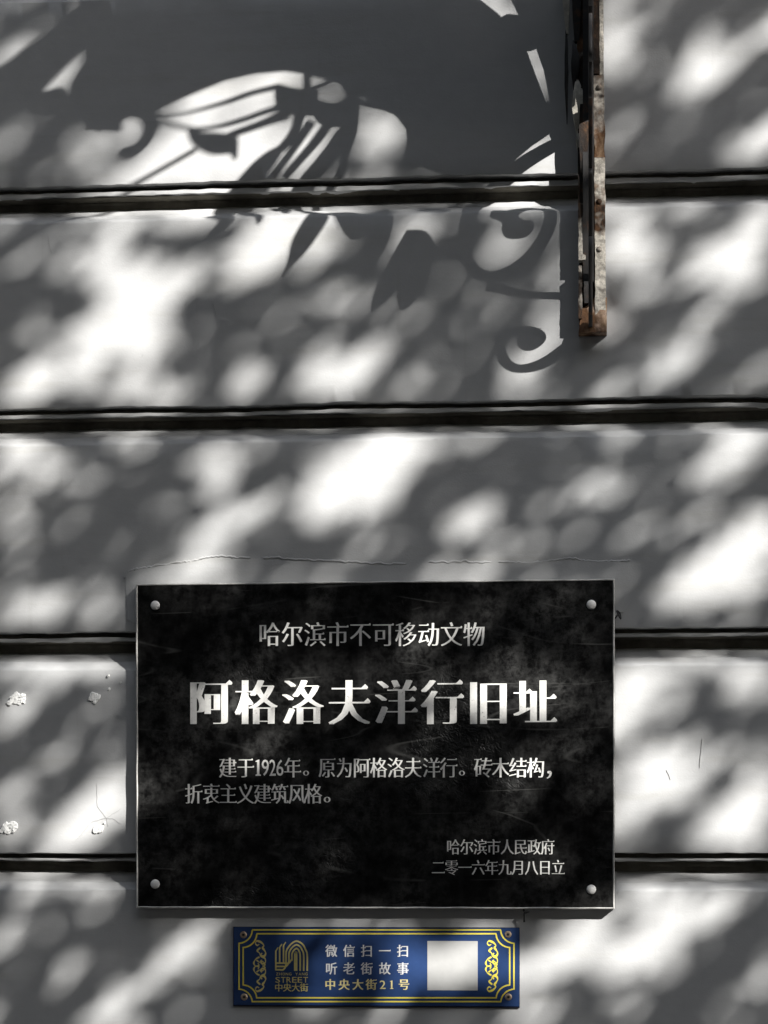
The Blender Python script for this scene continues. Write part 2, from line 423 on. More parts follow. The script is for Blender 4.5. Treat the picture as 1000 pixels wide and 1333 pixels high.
def text_part(name, items, mat, parent, y_face, th=.0006, ah=.0, av=.0, serif=0.0):
    """items: (char, x0, x1, ytop, ybottom) boxes in survey coordinates. Verticals are thickened by laying the same
       glyph side by side ah to each side, horizontals end in the small triangles of printed song type"""
    sh = [0.0] if ah == 0 else [-ah, -ah*.33, ah*.33, ah]
    bm_all = bmesh.new()
    for li, off in enumerate(sh):
        cu = bpy.data.curves.new(name, 'CURVE'); cu.dimensions = '2D'; cu.fill_mode = 'BOTH'; cu.extrude = th/2
        for it in items:
            ch, x0, x1, yt, yb = it[:5]
            raw = ONE if ch == '1' else glyph_contours(ch); cs = style(raw, 0, av, 0) if ord(ch) > 255 else raw
            if ord(ch) < 256 or ch in '。，':
                mnx = min(p.x for c in raw for p in c); mxx = max(p.x for c in raw for p in c); mny = min(p.y for c in raw for p in c); mxy = max(p.y for c in raw for p in c)
            else:
                mnx, mxx, mny, mxy = glyph_ref(ch)
            X0, Z1 = W(x0, yt, -y_face); X1, Z0 = W(x1, yb, -y_face)
            f = lambda x, y: (X0+(x-mnx)/(mxx-mnx)*(X1-X0), Z0+(y-mny)/(mxy-mny)*(Z1-Z0))
            polys = [[f(p.x+off*(1 if ord(ch) > 255 else .3), p.y) for p in c] for c in cs]
            for P in polys:
                sp = cu.splines.new('POLY'); sp.points.add(len(P)-1); sp.use_cyclic_u = True
                for k, (x, y) in enumerate(P): sp.points[k].co = (x, y, 0, 1)
            if li == len(sh)-1 and serif and ord(ch) > 255 and ch not in '。，':
                for (x, y, wv) in stroke_ends(cs):
                    q = serif; V4 = [(x+off-q*1.7, y-.006), (x+off-q*.55, y+q*.85), (x+off+q*.15, y+q*.30), (x+off+q*.25, y-.012)]
                    yy = y_face-th-.00012; vv = [bm_all.verts.new((f(*p)[0], yy, f(*p)[1])) for p in V4]; bm_all.faces.new(vv)
        ob = bpy.data.objects.new('tmpc', cu); COL.objects.link(ob)
        dg = bpy.context.evaluated_depsgraph_get(); me = bpy.data.meshes.new_from_object(ob.evaluated_get(dg)); bpy.data.objects.remove(ob)
        me.transform(Matrix(((1, 0, 0, 0), (0, 0, -1, y_face-th/2-.0001+li*.00002), (0, 1, 0, 0), (0, 0, 0, 1))))
        bm_all.from_mesh(me); bpy.data.meshes.remove(me)
    me = bpy.data.meshes.new(name); bm_all.to_mesh(me); bm_all.free()
    return link(name, me, mat, parent)
def stroke_ends(cs):
    """upper corners of the free right-hand ends of horizontal strokes"""
    out = []
    big = max(cs, key=lambda P: abs(area(P))); sgn = 1 if area(big) > 0 else -1
    for P in cs:
        n_ = len(P)
        for i in range(n_):
            a, b = P[i], P[(i+1) % n_]; d = b-a; l_ = d.length
            nx = d.y/(l_ or 1)*sgn
            pa = P[i]-P[i-1]; pb = P[(i+2) % n_]-b
            if .02 < l_ < .10 and nx > .96 and pa.length > .06 and pb.length > .06 and abs(pa.y) < .08*pa.length and abs(pb.y) < .08*pb.length and pa.x*pb.x < 0:
                t_ = a if a.y > b.y else b; out.append((t_.x, t_.y, l_))
    return out
_ref = {}
def glyph_ref(ch):
    if 'cjk' not in _ref:
        c = glyph_contours('国'); 
        _ref['cjk'] = (min(p.x for q in c for p in q), max(p.x for q in c for p in q), min(p.y for q in c for p in q), max(p.y for q in c for p in q))
    a, b, c, d = _ref['cjk']; ex, ey = (b-a)*.075, (d-c)*.02
    return (a-ex, b+ex, c-ey, d+ey)
def row(s, x0, pitch_, wch, yt, yb):
    return [(ch, x0+i*pitch_, x0+i*pitch_+wch, yt, yb) for i, ch in enumerate(s)]

# ---------------------------------------------------------------- black plaque
PT = .0180
(pxl, pzt), (pxr, _) = W(177, 760, PT), W(800.5, 760, PT); pzb = W(500, 1183, PT)[1]
plq = empty('plaque', ((pxl+pxr)/2, 0, pzb))
tag(plq, 'large black plaque with silver Chinese lettering and a worn steel rim on the wall', 'plaque')
bm = bmesh.new(); box(bm, pxl+.002, pxr-.002, -PT+.001, -.0022, pzb+.002, pzt-.002, .0006); from_bm('face_panel', bm, BLK, plq)
bm = bmesh.new(); rw = .0023
def rimbar(p0, p1, n_=60):
    V = []
    return
def rim(bm, x0, x1, z0, z1, w_, y0, y1):
    # four mitred, slightly dented bars
    for (ax, az, bx, bz, ix, iz, jx, jz) in ((x0, z1, x1, z1, x0+w_, z1-w_, x1-w_, z1-w_), (x1, z1, x1, z0, x1-w_, z1-w_, x1-w_, z0+w_), (x1, z0, x0, z0, x1-w_, z0+w_, x0+w_, z0+w_), (x0, z0, x0, z1, x0+w_, z0+w_, x0+w_, z1-w_)):
        n_ = 70; prev = None
        for k in range(n_+1):
            t = k/n_; o = (ax+(bx-ax)*t, az+(bz-az)*t); i_ = (ix+(jx-ix)*t, iz+(jz-iz)*t)
            e = noise.noise(Vector((o[0]*26, o[1]*26, 2)))*.0007 if 0 < k < n_ else 0
            hx = 1 if abs(ax-bx) < 1e-6 else 0
            r_ = [bm.verts.new((o[0], y0, o[1])), bm.verts.new((o[0]+e*hx, y1+.0012, o[1]+e*(1-hx))), bm.verts.new(((o[0]*.7+i_[0]*.3)+e*hx, y1+e, (o[1]*.7+i_[1]*.3)+e*(1-hx))), bm.verts.new((i_[0]+e*1.3*hx, y1+.0003, i_[1]+e*1.3*(1-hx))), bm.verts.new((i_[0], y1+.0028, i_[1]))]
            if prev:
                for q in range(4): bm.faces.new((prev[q], prev[q+1], r_[q+1], r_[q]))
            prev = r_
rim(bm, pxl, pxr, pzb, pzt, rw, -.0022, -PT)
from_bm('rim', bm, SILV, plq, True)
YF = -PT+.001
TW = 52
text_part('heading_lettering', row('阿格洛夫洋行旧址', 247, 60.4, 53, 886, 945), LET, plq, YF, .0008, .042, -.023, .085)
text_part('subheading_lettering', row('哈尔滨市不可移动文物', 337, 29.6, 28, 811, 842), LET, plq, YF, .0007, .016, -.015, .055)
it = [('建', 285, 308, 987, 1013), ('于', 309, 331, 987, 1013), ('1', 333, 339.5, 989, 1010), ('9', 341, 350, 989, 1010), ('2', 351, 359, 989, 1010), ('6', 360, 369, 989, 1010), ('年', 370, 392, 987, 1013), ('。', 395, 402, 1003, 1010),
      ('原', 415, 437, 987, 1013), ('为', 438, 459, 987, 1013), ('阿', 460, 482, 987, 1013), ('格', 482, 504, 987, 1013), ('洛', 504.5, 527, 987, 1013), ('夫', 527, 549, 987, 1013), ('洋', 550.5, 573, 987, 1013), ('行', 573, 595.5, 987, 1013), ('。', 598, 605, 1003, 1010),
      ('砖', 617.5, 641, 987, 1013), ('木', 640.5, 663, 987, 1013), ('结', 663, 686, 987, 1013), ('构', 686, 709, 987, 1013), ('，', 712, 718, 1003, 1014)]
text_part('first_body_lettering', it, LET, plq, YF, .0006, .018, -.016, .055)
it = [(c, x, x+22.5, 1021, 1047) for c, x in zip('折衷主义建筑风格', (241, 264, 286, 308.5, 330.5, 353, 375.5, 397))]+[('。', 422, 430, 1037, 1045)]
text_part('second_body_lettering', it, LET, plq, YF, .0006, .018, -.016, .055)
text_part('issuer_lettering', row('哈尔滨市人民政府', 581.5, 17.55, 17.5, 1093, 1113), LET, plq, YF, .0006, .016, -.014, .05)
text_part('date_lettering', row('二零一六年九月八日立', 562, 17.35, 17.3, 1120, 1139.5), LET, plq, YF, .0006, .016, -.014, .05)
for (x, y) in ((202, 788), (770, 787), (202, 1151), (770, 1158)):
    X, Z = W(x, y, PT); bm = bmesh.new()
    res = bmesh.ops.create_uvsphere(bm, u_segments=20, v_segments=10, radius=1)
    for v in res['verts']: v.co = Vector((X+v.co.x*.0062, YF-.0002+min(v.co.y, 0)*.0036, Z+v.co.z*.0062))
    o = from_bm('rivet', bm, RIV, plq, True)

# bits of wire left behind the plaque
def wire(pts, r, label):
    P = []
    for (px, py, d) in pts: X, Z = W(px, py); P.append((X, -d, Z))
    P = catmull(P, 5); bm = bmesh.new(); c = Vector(P[0]); tube(bm, P, r)
    o = from_bm('wire_end', bm, WIRE, None, True); tag(o, label, 'wire', 'wire ends beside the plaque')
wire([(800, 806, .002), (806, 799, .010), (803, 797, .012), (808, 807, .014), (807, 798, .006)], .0011, 'short twisted black wire end at the upper right side of the black plaque')
wire([(682, 1184, .004), (684, 1188, .010), (690, 1186, .014), (684, 1187, .016), (683, 1193, .012), (683, 1200, .010)], .0013, 'short black wire end hanging under the lower edge of the black plaque')

# ---------------------------------------------------------------- blue street sign
BT = .0045
(bx0, bz1), (bx1, _) = W(304, 1207, BT), W(676, 1207, BT); bz0 = W(500, 1309.5, BT)[1]
bs = empty('blue_sign', ((bx0+bx1)/2, 0, bz0)); tag(bs, 'small blue sign with gold border lines and arch logo under the black plaque', 'sign')
bm = bmesh.new(); box(bm, bx0, bx1, -BT, -.0012, bz0, bz1, .0004); from_bm('sign_plate', bm, BLUE, bs)
bm = bmesh.new(); box(bm, bx0-.0006, bx1+.0006, -BT+.0012, -.0003, bz0-.0018, bz1+.0005, .0003); from_bm('backing_edge', bm, NAVY, bs)
YB = -BT-.00015
def flat_strokes(name, strokes, mat, parent, y=YB, th=.0002):
    bm = bmesh.new()
    for k_, st in enumerate(strokes):
        pts = [(*W(p[0], p[1], BT), p[2]*MM) for p in st]
        L, R = ribbon(pts)
        yy = y-(k_ % 7)*.00002
        fl = [bm.verts.new((a, yy, b)) for a, b in L]; fr = [bm.verts.new((a, yy, b)) for a, b in R]
        for i in range(len(pts)-1): bm.faces.new((fl[i], fl[i+1], fr[i+1], fr[i]))
    return from_bm(name, bm, mat, parent)
def border(x0, x1, y0, y1, c, w_):
    P = []
    def arc(cx, cy, a0, a1):
        for k in range(9):
            a = math.radians(a0+(a1-a0)*k/8); P.append((cx+math.cos(a)*c, cy+math.sin(a)*c*.95, w_))
    P.append((x0+c+10, y0, w_)); P.append((x1-c-10, y0, w_)); P.append((x1-c-.5, y0, w_))
    arc(x1-1, y0+1-1, 180, 90) if False else None
    for (cx, cy, a0, a1) in ((x1, y0, 176, 94), (x1, y1, 266, 184), (x0, y1, 356, 274), (x0, y0, 86, 4)):
        arc(cx, cy, a0, a1)
    P.append((x0+c+.5, y0, w_)); P.append((x0+c+12, y0, w_))
    return P
def split_strokes(P): return [[P[i], P[i+1]] for i in range(len(P)-1)]
def closed(x0, x1, y0, y1, c, w_):
    P = border(x0, x1, y0, y1, c, w_)
    # crisp corners: small overlap of each straight run
    out = []
    for i in range(len(P)-1):
        a, b = P[i], P[i+1]; l_ = math.hypot(b[0]-a[0], b[1]-a[1]) or 1; e = w_*.35
        out.append([(a[0]-(b[0]-a[0])/l_*e, a[1]-(b[1]-a[1])/l_*e, w_), (b[0]+(b[0]-a[0])/l_*e, b[1]+(b[1]-a[1])/l_*e, w_)])
    return out
flat_strokes('outer_border', closed(310, 670.5, 1210.6, 1305.2, 18.5, 1.9), GOLD, bs)
flat_strokes('inner_border', closed(315.3, 665, 1215.6, 1300.3, 19.0, 1.9), GOLD, bs)
# white code panel (blank)
bm = bmesh.new(); X0, Z1 = W(556.5, 1225, BT); X1, Z0 = W(622, 1289.5, BT); box(bm, X0, X1, YB-.0002, YB, Z0, Z1)
from_bm('white_panel', bm, m_flat('matt_white_panel', (.42, .42, .41), .6, 0, .2, 200, var=.06), bs)
def orn(cx, mir):
    def s(pts, w_): return [(cx+mir*x, y, w_*(.7+.3*math.sin(math.pi*i/(len(pts)-1)))+.3) for i, (x, y) in enumerate(catmull(pts, 6))]
    out = []
    for f in (1, -1):
        def q(l_): return [(x, 1257.8+f*(y)) for x, y in l_]
        out += [s(q([(3, -29), (-1, -32), (-4, -33), (-6.5, -30), (-4, -27), (-1.5, -28.5)]), 1.6),
                s(q([(-4, -33), (1, -31), (4.5, -27), (3, -24), (5, -21), (7, -17), (5, -13), (1, -14), (2, -17)]), 2.6),
                s(q([(0, -24), (-4, -20), (-1, -17), (1, -13), (6, -10), (6.5, -5), (3, -3), (0, -6), (2, -8)]), 2.2),
                s(q([(-1, -12), (-6, -9), (-8.5, -4), (-6, 0), (-2, -1), (-3, -4)]), 2.0),
                s(q([(-5, -8), (-1, -5), (3, -6), (6, -2), (3, 1)]), 1.6)]
    return out
flat_strokes('left_scroll_ornament', orn(339, 1), LOGO, bs); flat_strokes('right_scroll_ornament', orn(641, 1), GOLD, bs)
lg = []
for k in range(4):
    r_, lx, yb_ = 400-4.6*k, 372.5+3.8*k, 1262.5-4.3*k
    P = [(r_, 1264), (r_, 1243), (r_-2.5+.4*k, 1235.5+1.2*k), (r_-(r_-386)*.45, 1229.0+3.8*k), (386, 1225.2+4.8*k), (386-(386-lx)*.55, 1229.5+3.8*k), (lx+.8, 1237+1.4*k), (lx, 1243)]
    if k < 3: P += [(lx, 1250), (lx-.8, yb_-4), (lx-4, yb_), (lx-8, yb_), (359, yb_)]
    else: P += [(lx, 1264)]
    P = [(a, b, 2.1) for a, b in catmull(P, 4)]
    lg.append(P)
for k, (x, y) in enumerate(((359.2, 1236), (364.2, 1231.5), (369.2, 1229), (374, 1227.5))):
    if k < 3: lg.append([(x+3, y-2.5, 1.3), (x, y+2, 2.0), (x, 1256-1.5*k, 2.0)])
lg.append([(359.2, 1250, 2.0), (359.2, 1263.3, 2.0)]); lg.append([(386, 1243, 2.2), (386, 1264, 2.2)])
flat_strokes('arch_logo', lg, LOGO, bs)
def tight(s, x0, x1, yt, yb, gap=.5):
    wc = (x1-x0)/len(s); return [(ch, x0+i*wc+gap/2, x0+(i+1)*wc-gap/2, yt, yb) for i, ch in enumerate(s)]
text_part('logo_lettering', tight('STREET', 358, 401.5, 1272, 1279.3, 1.3), LOGO, bs, YB, .0002)
text_part('small_logo_lettering', [t for t in tight('ZHONG YANG', 359, 401, 1266.3, 1269.8, 1.0) if t[0] != ' '], LOGO, bs, YB, .0002)
text_part('gold_name_lettering', tight('中央大街', 357.5, 401.5, 1280.6, 1291, .2), LOGO, bs, YB, .0002, .014, 0)
xs5 = (424, 447, 470, 493.5, 517)
text_part('first_white_lettering', [(c, x, x+15, 1230.5, 1246) for c, x in zip('微信扫一扫', xs5)], WPRT, bs, YB, .0002, .022, .0, .05)
text_part('second_white_lettering', [(c, x, x+15, 1253.5, 1269) for c, x in zip('听老街故事', xs5)], WPRT, bs, YB, .0002, .022, .0, .05)
text_part('address_lettering', [('中', 423, 437, 1275, 1289), ('央', 441, 455, 1275, 1289), ('大', 459, 473, 1275, 1289), ('街', 476.5, 490.5, 1275, 1289), ('2', 494.5, 502, 1276.5, 1287.5), ('1', 508, 512, 1276.5, 1287.5), ('号', 519, 533, 1275, 1289)], PALEG, bs, YB, .0002, .03, .0, .05)
for (x, y) in ((317, 1217), (318, 1298), (661.5, 1216.5), (662, 1298)):
    X, Z = W(x, y, BT); bm = bmesh.new()
    bmesh.ops.create_cone(bm, cap_ends=True, segments=20, radius1=.0046, radius2=.0034, depth=.0012, matrix=Matrix.Translation((X, YB-.0006, Z)) @ Matrix.Rotation(math.radians(90), 4, 'X'))
    o = from_bm('screw', bm, SCREW, bs)
    bm = bmesh.new(); bmesh.ops.create_cone(bm, cap_ends=True, segments=6, radius1=.0019, radius2=.0019, depth=.0006, matrix=Matrix.Translation((X, YB-.0013, Z)) @ Matrix.Rotation(math.radians(90), 4, 'X'))
    from_bm('socket', bm, WIRE, o)

# ---------------------------------------------------------------- wrought iron hanging sign, in a plane square to the wall
X0 = W(769, 250)[0]
hb = empty('hanging_sign', (X0, 0, W(770, 438)[1])); tag(hb, 'rusty wrought iron hanging sign bracket seen edge on, fixed to the wall above the plaque', 'sign bracket')
def D(px, py):
    """shadow point on the wall -> the point of the bracket plane that throws it there"""
    X, Z = W(px, py); s = X0-X; return s, Z+.8*s
def plate(name, outline_px, th=.004, dx=0.0, mat=None, parent=None, holes=()):
    V = []
    cu = bpy.data.curves.new('t', 'CURVE'); cu.dimensions = '2D'; cu.fill_mode = 'BOTH'; cu.extrude = th/2; cu.bevel_depth = .0006; cu.bevel_resolution = 0
    for oc in [outline_px]+list(holes):
        sp = cu.splines.new('POLY'); sp.points.add(len(oc)-1); sp.use_cyclic_u = True
        for k, (a, b) in enumerate(oc):
            s, h = D(a, b); sp.points[k].co = (s+dx, h+.8*dx, 0, 1)     # same sun ray when the plate stands off the plane
    ob = bpy.data.objects.new('t', cu); COL.objects.link(ob); dg = bpy.context.evaluated_depsgraph_get()
    me = bpy.data.meshes.new_from_object(ob.evaluated_get(dg)); bpy.data.objects.remove(ob); me.name = name
    me.transform(Matrix(((0, 0, 1, X0+dx), (-1, 0, 0, 0), (0, 1, 0, 0), (0, 0, 0, 1)))); me.flip_normals()
    me.materials.clear(); return link(name, me, mat or IRON, parent or hb)
def strap(name, pts, th=.006, dx=0.0, mat=None, sm=6):
    P = catmull(pts, sm); L, R = ribbon(P); return plate(name, L+R[::-1], th, dx, mat)
def leafy(name, pts, dx=0.0, mat=None): return plate(name, catmull(pts+[pts[0]], 3)[:-1], .003, dx, mat)
# scrolls near the wall
strap('scroll', [(742, 447, 9), (728, 459, 11), (712, 470, 11), (692, 478, 10), (672, 479, 9), (658, 470, 9), (652, 452, 9), (660, 434, 10), (680, 430, 11), (697, 433, 11), (704, 439, 10), (698, 447, 9), (688, 452, 8), (680, 450, 6)], .004)
plate('leaf', [(676, 433), (690, 430), (703, 433), (704, 440), (696, 447), (684, 455), (676, 450)], .004, 0, None, None, [[(684, 444), (687, 439), (691, 437), (689, 443), (685, 447)]])
strap('stem', [(742, 386, 8), (720, 385, 8), (695, 384, 8), (664, 380, 9), (635, 372, 12)], .004)
strap('scroll', [(742, 182, 13), (724, 188, 14), (702, 200, 15), (680, 214, 16), (655, 234, 15), (628, 257, 15), (611, 281, 15), (605, 308, 15), (607, 334, 15), (617, 352, 15), (635, 360, 14), (658, 356, 13), (682, 342, 14), (703, 318, 13), (716, 290, 12), (714, 270, 10), (702, 263, 9), (685, 266, 9), (668, 276, 12)], .004)
leafy('leaf', [(665, 272), (676, 286), (684, 289), (692, 287), (692, 298), (685, 307), (672, 311), (660, 309), (655, 300), (656, 290), (650, 286), (640, 280), (650, 268)])
# ring and board
ringc = [(742, -160), (725, -80), (700, -30), (680, -12), (666, -3), (678, 21), (690, 40), (700, 62), (710, 90), (718, 130), (722, 160), (727, 184), (742, 178)]
plate('hoop', ringc, .004)
board = [(640, -500), (300, -700), (-40, -560), (-60, -200), (60, -80), (150, 10), (160, 120), (196, 148), (215, 138), (250, 122), (290, 106), (330, 97), (370, 93), (400, 97), (424, 102), (445, 110), (475, 126), (505, 142), (519, 153), (530, 167), (531, 182), (527, 200), (560, 222), (610, 232), (648, 228), (672, 205), (690, 190), (705, 180), (716, 172), (718, 150), (708, 133), (697, 104), (683, 66), (673, 48), (661, 34), (645, 18), (622, 0), (604, -22), (610, -80), (640, -200)]
plate('sign_board', board, .004)
for p in ([(655, 30, 13), (668, 26, 13), (686, 50, 16), (694, 58, 12)], [(705, 138, 14), (714, 146, 20), (724, 150, 22)], [(600, -30, 14), (640, -30, 16), (690, -30, 16)]): strap('clip', p, .004, sm=3)
leafy('leaf', [(664, 34), (676, 24), (690, 40), (699, 60), (684, 66), (672, 52)])
# floral spray
strap('stem', [(199, 149, 2), (225, 148, 2), (255, 144, 3), (290, 134, 4), (325, 122, 5), (362, 113, 6)], .003)
strap('stem', [(198, 152, 3), (212, 158, 5), (245, 167, 4), (280, 166, 4), (315, 157, 5), (345, 146, 6), (368, 140, 8)], .003)
strap('stem', [(300, 176, 6), (325, 167, 8), (350, 158, 9), (372, 150, 14)], .003)
strap('twig', [(30, 309, 5), (48, 302, 6), (80, 285, 6), (120, 268, 5), (165, 245, 4.5), (210, 220, 4), (254, 195, 4)], .003)
leafy('leaf', [(245, 168), (262, 172), (285, 174), (306, 178), (308, 192), (306, 207), (300, 200), (280, 201), (262, 195), (250, 184)])
plate('leaf', [(358, 112), (362, 110), (376, 114), (412, 119), (412, 152), (388, 152), (372, 150), (360, 140)], .004)
strap('stem', [(398, 85, 6), (399, 100, 6), (400, 120, 6)], .004)
strap('stem', [(403, 116, 6), (418, 111, 5), (432, 106, 5), (446, 108, 6), (455, 118, 10)], .004)
leafy('leaf', [(408, 128), (425, 134), (445, 132), (456, 122), (462, 140), (460, 158), (440, 166), (420, 164), (408, 152)])
strap('stem', [(452, 105, 12), (459, 125, 12), (461, 150, 11), (458, 175, 10), (450, 200, 8), (443, 225, 7), (430, 252, 6)], .004)
strap('stem', [(460, 130, 6), (480, 136, 6), (500, 141, 5), (514, 146, 5)], .004)
strap('stem', [(390, 148, 9), (386, 165, 8), (378, 180, 8), (366, 194, 8)], .004)
leafy('leaf', [(372, 188), (352, 196), (332, 211), (316, 228), (302, 245), (291, 262), (285, 273), (271, 279), (286, 285), (278, 296), (271, 305), (288, 298), (302, 284), (307, 270), (318, 260), (332, 244), (346, 226), (360, 208)])
strap('stem', [(404, 160, 8), (390, 182, 7), (372, 207, 7), (352, 232, 9), (332, 252, 14)], .004)
leafy('leaf', [(322, 244), (317, 260), (326, 274), (334, 280), (337, 291), (344, 276), (338, 269), (331, 264), (336, 252)])
strap('stem', [(428, 160, 8), (412, 182, 8), (392, 206, 7), (370, 232, 7)], .004)
leafy('leaf', [(452, 160), (438, 172), (424, 192), (408, 212), (392, 232), (384, 250), (402, 244), (420, 228), (438, 205), (450, 182)])
leafy('leaf', [(376, 242), (377, 258), (379, 269), (386, 262), (394, 246)])
strap('stem', [(412, 232, 10), (408, 248, 8), (409, 262, 7), (418, 269, 7), (432, 272, 7), (445, 273, 8)], .004)
leafy('leaf', [(410, 271), (425, 272), (426, 282), (415, 302), (400, 324), (384, 342), (367, 358), (374, 342), (381, 314), (396, 288)])
leafy('leaf', [(424, 270), (434, 276), (440, 290), (448, 304), (460, 312), (474, 300), (480, 280), (468, 268), (445, 266)])
leafy('leaf', [(488, 272), (480, 292), (476, 320), (472, 344), (464, 358), (486, 344), (500, 326), (508, 304), (512, 284), (503, 272)])
leafy('leaf', [(532, 300), (516, 328), (500, 356), (488, 380), (484, 404), (500, 394), (514, 378), (518, 393), (526, 404), (546, 382), (558, 354), (564, 322), (552, 302)])
leafy('leaf', [(206, 150), (205, 168), (194, 188), (178, 203), (165, 209), (156, 206), (155, 198), (163, 189), (172, 187), (178, 184), (185, 176), (187, 166), (182, 157), (170, 154), (158, 158), (148, 164), (150, 120), (180, 110)])
# far arm and its finial
strap('arm', [(-120, 190, 60), (-40, 146, 56), (30, 100, 52), (78, 58, 44), (112, 30, 40), (150, 0, 36)], .010)
strap('post', [(132, -250, 38), (132, -80, 38), (133, 40, 38), (133, 120, 38), (134, 172, 36)], .014)
leafy('leaf', [(92, 108), (104, 88), (110, 84), (118, 66), (128, 60), (130, 168), (116, 163), (106, 158), (97, 150), (92, 158), (80, 150), (78, 128), (90, 122)])
leafy('leaf', [(40, 110), (60, 116), (78, 112), (86, 120), (82, 140), (60, 150), (38, 140)])
# leaves and fittings seen edge on beside the bar
def edge_piece(name, x0, x1, y0, y1, z0, z1, mat, bend=0.0, taper=.0):
    (xa, za), (xb, zb) = W(x0, y0), W(x1, y1); bm = bmesh.new(); n_ = 14; prev = None
    for k in range(n_+1):
        t = k/n_; z = za+(zb-za)*t; sh = bend*math.sin(t*math.pi); wv = 1-taper*abs(2*t-1)**1.5
        cx_ = (xa+xb)/2+sh+noise.noise(Vector((z*40, x0, 0)))*.001; hw = (xb-xa)/2*wv
        yf = -(z0+(z1-z0)*(.55+.45*math.sin(t*math.pi)))
        r_ = [bm.verts.new((cx_-hw, -z0, z)), bm.verts.new((cx_+hw, -z0, z)), bm.verts.new((cx_+hw, yf, z)), bm.verts.new((cx_-hw, yf, z))]
        if prev:
            for q in range(4): bm.faces.new((prev[q], prev[(q+1) % 4], r_[(q+1) % 4], r_[q]))
        else: bm.faces.new(r_[::-1])
        prev = r_
    bm.faces.new(prev); return from_bm(name, bm, mat, hb)
PALE = m_flat('flaking_pale_paint', (.55, .52, .45), .7, 0, .8, 90, var=.4, vs_=90)
edge_piece('leaf', 734, 744, -70, 50, .012, .024, PALE, -.002, .75)
edge_piece('leaf', 736, 741, 30, 165, .010, .020, IRON, -.001, .8)
edge_piece('leaf', 741, 752, 60, 122, .014, .028, IRON, .003, .9)
edge_piece('leaf', 743, 760, 110, 178, .014, .030, PALE, .002, .85)
edge_piece('leaf', 745, 757, -60, 62, .016, .030, IRON, .0, .5)
edge_piece('leaf', 750, 757, 176, 204, .016, .026, PALE, 0, .6)
edge_piece('spine', 759, 773, -300, 372, .008, .034, IRON, 0, 0)
edge_piece('leaf', 753, 766, 120, 236, .020, .032, DRUST, .001, .6)
# wall bar: back web, two flanges, foot
(bl, bz_b), (br, bz_t) = W(753.5, 438), W(789, -420)
def lump(bm, x0, x1, y0, y1, z0, z1, seed, amp=.0011, tilt=0.0):
    n_ = 90; prev = None
    for k in range(n_+1):
        t = k/n_; z = z0+(z1-z0)*t
        def e(q): return noise.noise(Vector((z*45, seed+q, 0)))*amp+noise.noise(Vector((z*160, seed+q, 3)))*amp*.5
        dx = tilt*t
        r_ = [bm.verts.new((x0+e(1)+dx, y0, z)), bm.verts.new((x1+e(2)+dx, y0, z)), bm.verts.new((x1+e(2)+dx, y1+e(3), z)), bm.verts.new((x0+e(1)+dx, y1+e(4), z))]
        if prev:
            for q in range(4): bm.faces.new((prev[q], prev[(q+1) % 4], r_[(q+1) % 4], r_[q]))
        else: bm.faces.new(r_[::-1])
        prev = r_
    bm.faces.new(prev)
zt = W(770, -420)[1]; zf = W(770, 438)[1]; tl = -.005
bm = bmesh.new(); lump(bm, bl+.001, br-.001, -.001, -.010, zf+.001, zt, 1, .0008, tl); from_bm('wall_bar', bm, DRUST, hb)
zm = W(0, 290)[1]; bm = bmesh.new(); lump(bm, bl, bl+.0090, -.0102, -.0245, W(0, 362)[1], zm, 2, .0010, -.0006); from_bm('flange', bm, CREAM, hb)
bm = bmesh.new(); lump(bm, bl-.0005, bl+.0090, -.0102, -.0240, zm+.0005, zt, 2, .0010, tl); from_bm('flange', bm, DRUST, hb)
bm = bmesh.new(); lump(bm, bl, bl+.0045, -.0102, -.0245, zf+.018, W(0, 369)[1], 4, .0010, 0); from_bm('flange', bm, RUST, hb)
bm = bmesh.new(); lump(bm, br-.0135, br, -.0102, -.0200, zf+.004, W(0, 232)[1], 3, .0012, -.0015); from_bm('flange', bm, CREAM, hb)
bm = bmesh.new(); lump(bm, br-.0150, br-.0015, -.0102, -.0195, W(0, 231.5)[1], W(0, 128)[1], 13, .0012, -.001); from_bm('flange', bm, RUST, hb)
bm = bmesh.new(); lump(bm, br-.0160, br-.0085, -.0102, -.0215, W(0, 126)[1], zt, 14, .0010, -.002); from_bm('flange', bm, DRUST, hb)
bm = bmesh.new(); lump(bm, br-.0080, br-.0030, -.0102, -.0165, W(0, 126)[1], zt, 15, .0008, -.002); from_bm('flange', bm, CREAM, hb)
bm = bmesh.new(); lump(bm, bl+.007, bl+.017, -.0102, -.0230, W(0, 416)[1], W(0, 369)[1], 5, .0008, 0); from_bm('stop_block', bm, IRON, hb)
# foot gusset
bm = bmesh.new(); zg = W(0, 410)[1]
pts = [(bl, zf), (br+.001, zf), (br+.001, zg+.002), (bl+.022, zg+.004), (bl+.014, zg-.006), (bl+.004, zg-.012)]
f = bm.faces.new([bm.verts.new((x, -.0008, z)) for x, z in pts]); r = bmesh.ops.extrude_face_region(bm, geom=[f])
for v in [g for g in r['geom'] if isinstance(g, bmesh.types.BMVert)]: v.co.y = -.0262+(.010 if v.co.z > zf+.008 else 0)
from_bm('foot', bm, FOOT, hb)
for y in (268, 330, 120):
    X, Z = W(780, y); bm = bmesh.new(); res = bmesh.ops.create_uvsphere(bm, u_segments=12, v_segments=6, radius=1)
    for v in res['verts']: v.co = Vector((X+v.co.x*.0038, -.0200+v.co.y*.0030, Z+v.co.z*.0038))
    from_bm('bolt', bm, RUST, hb, True)

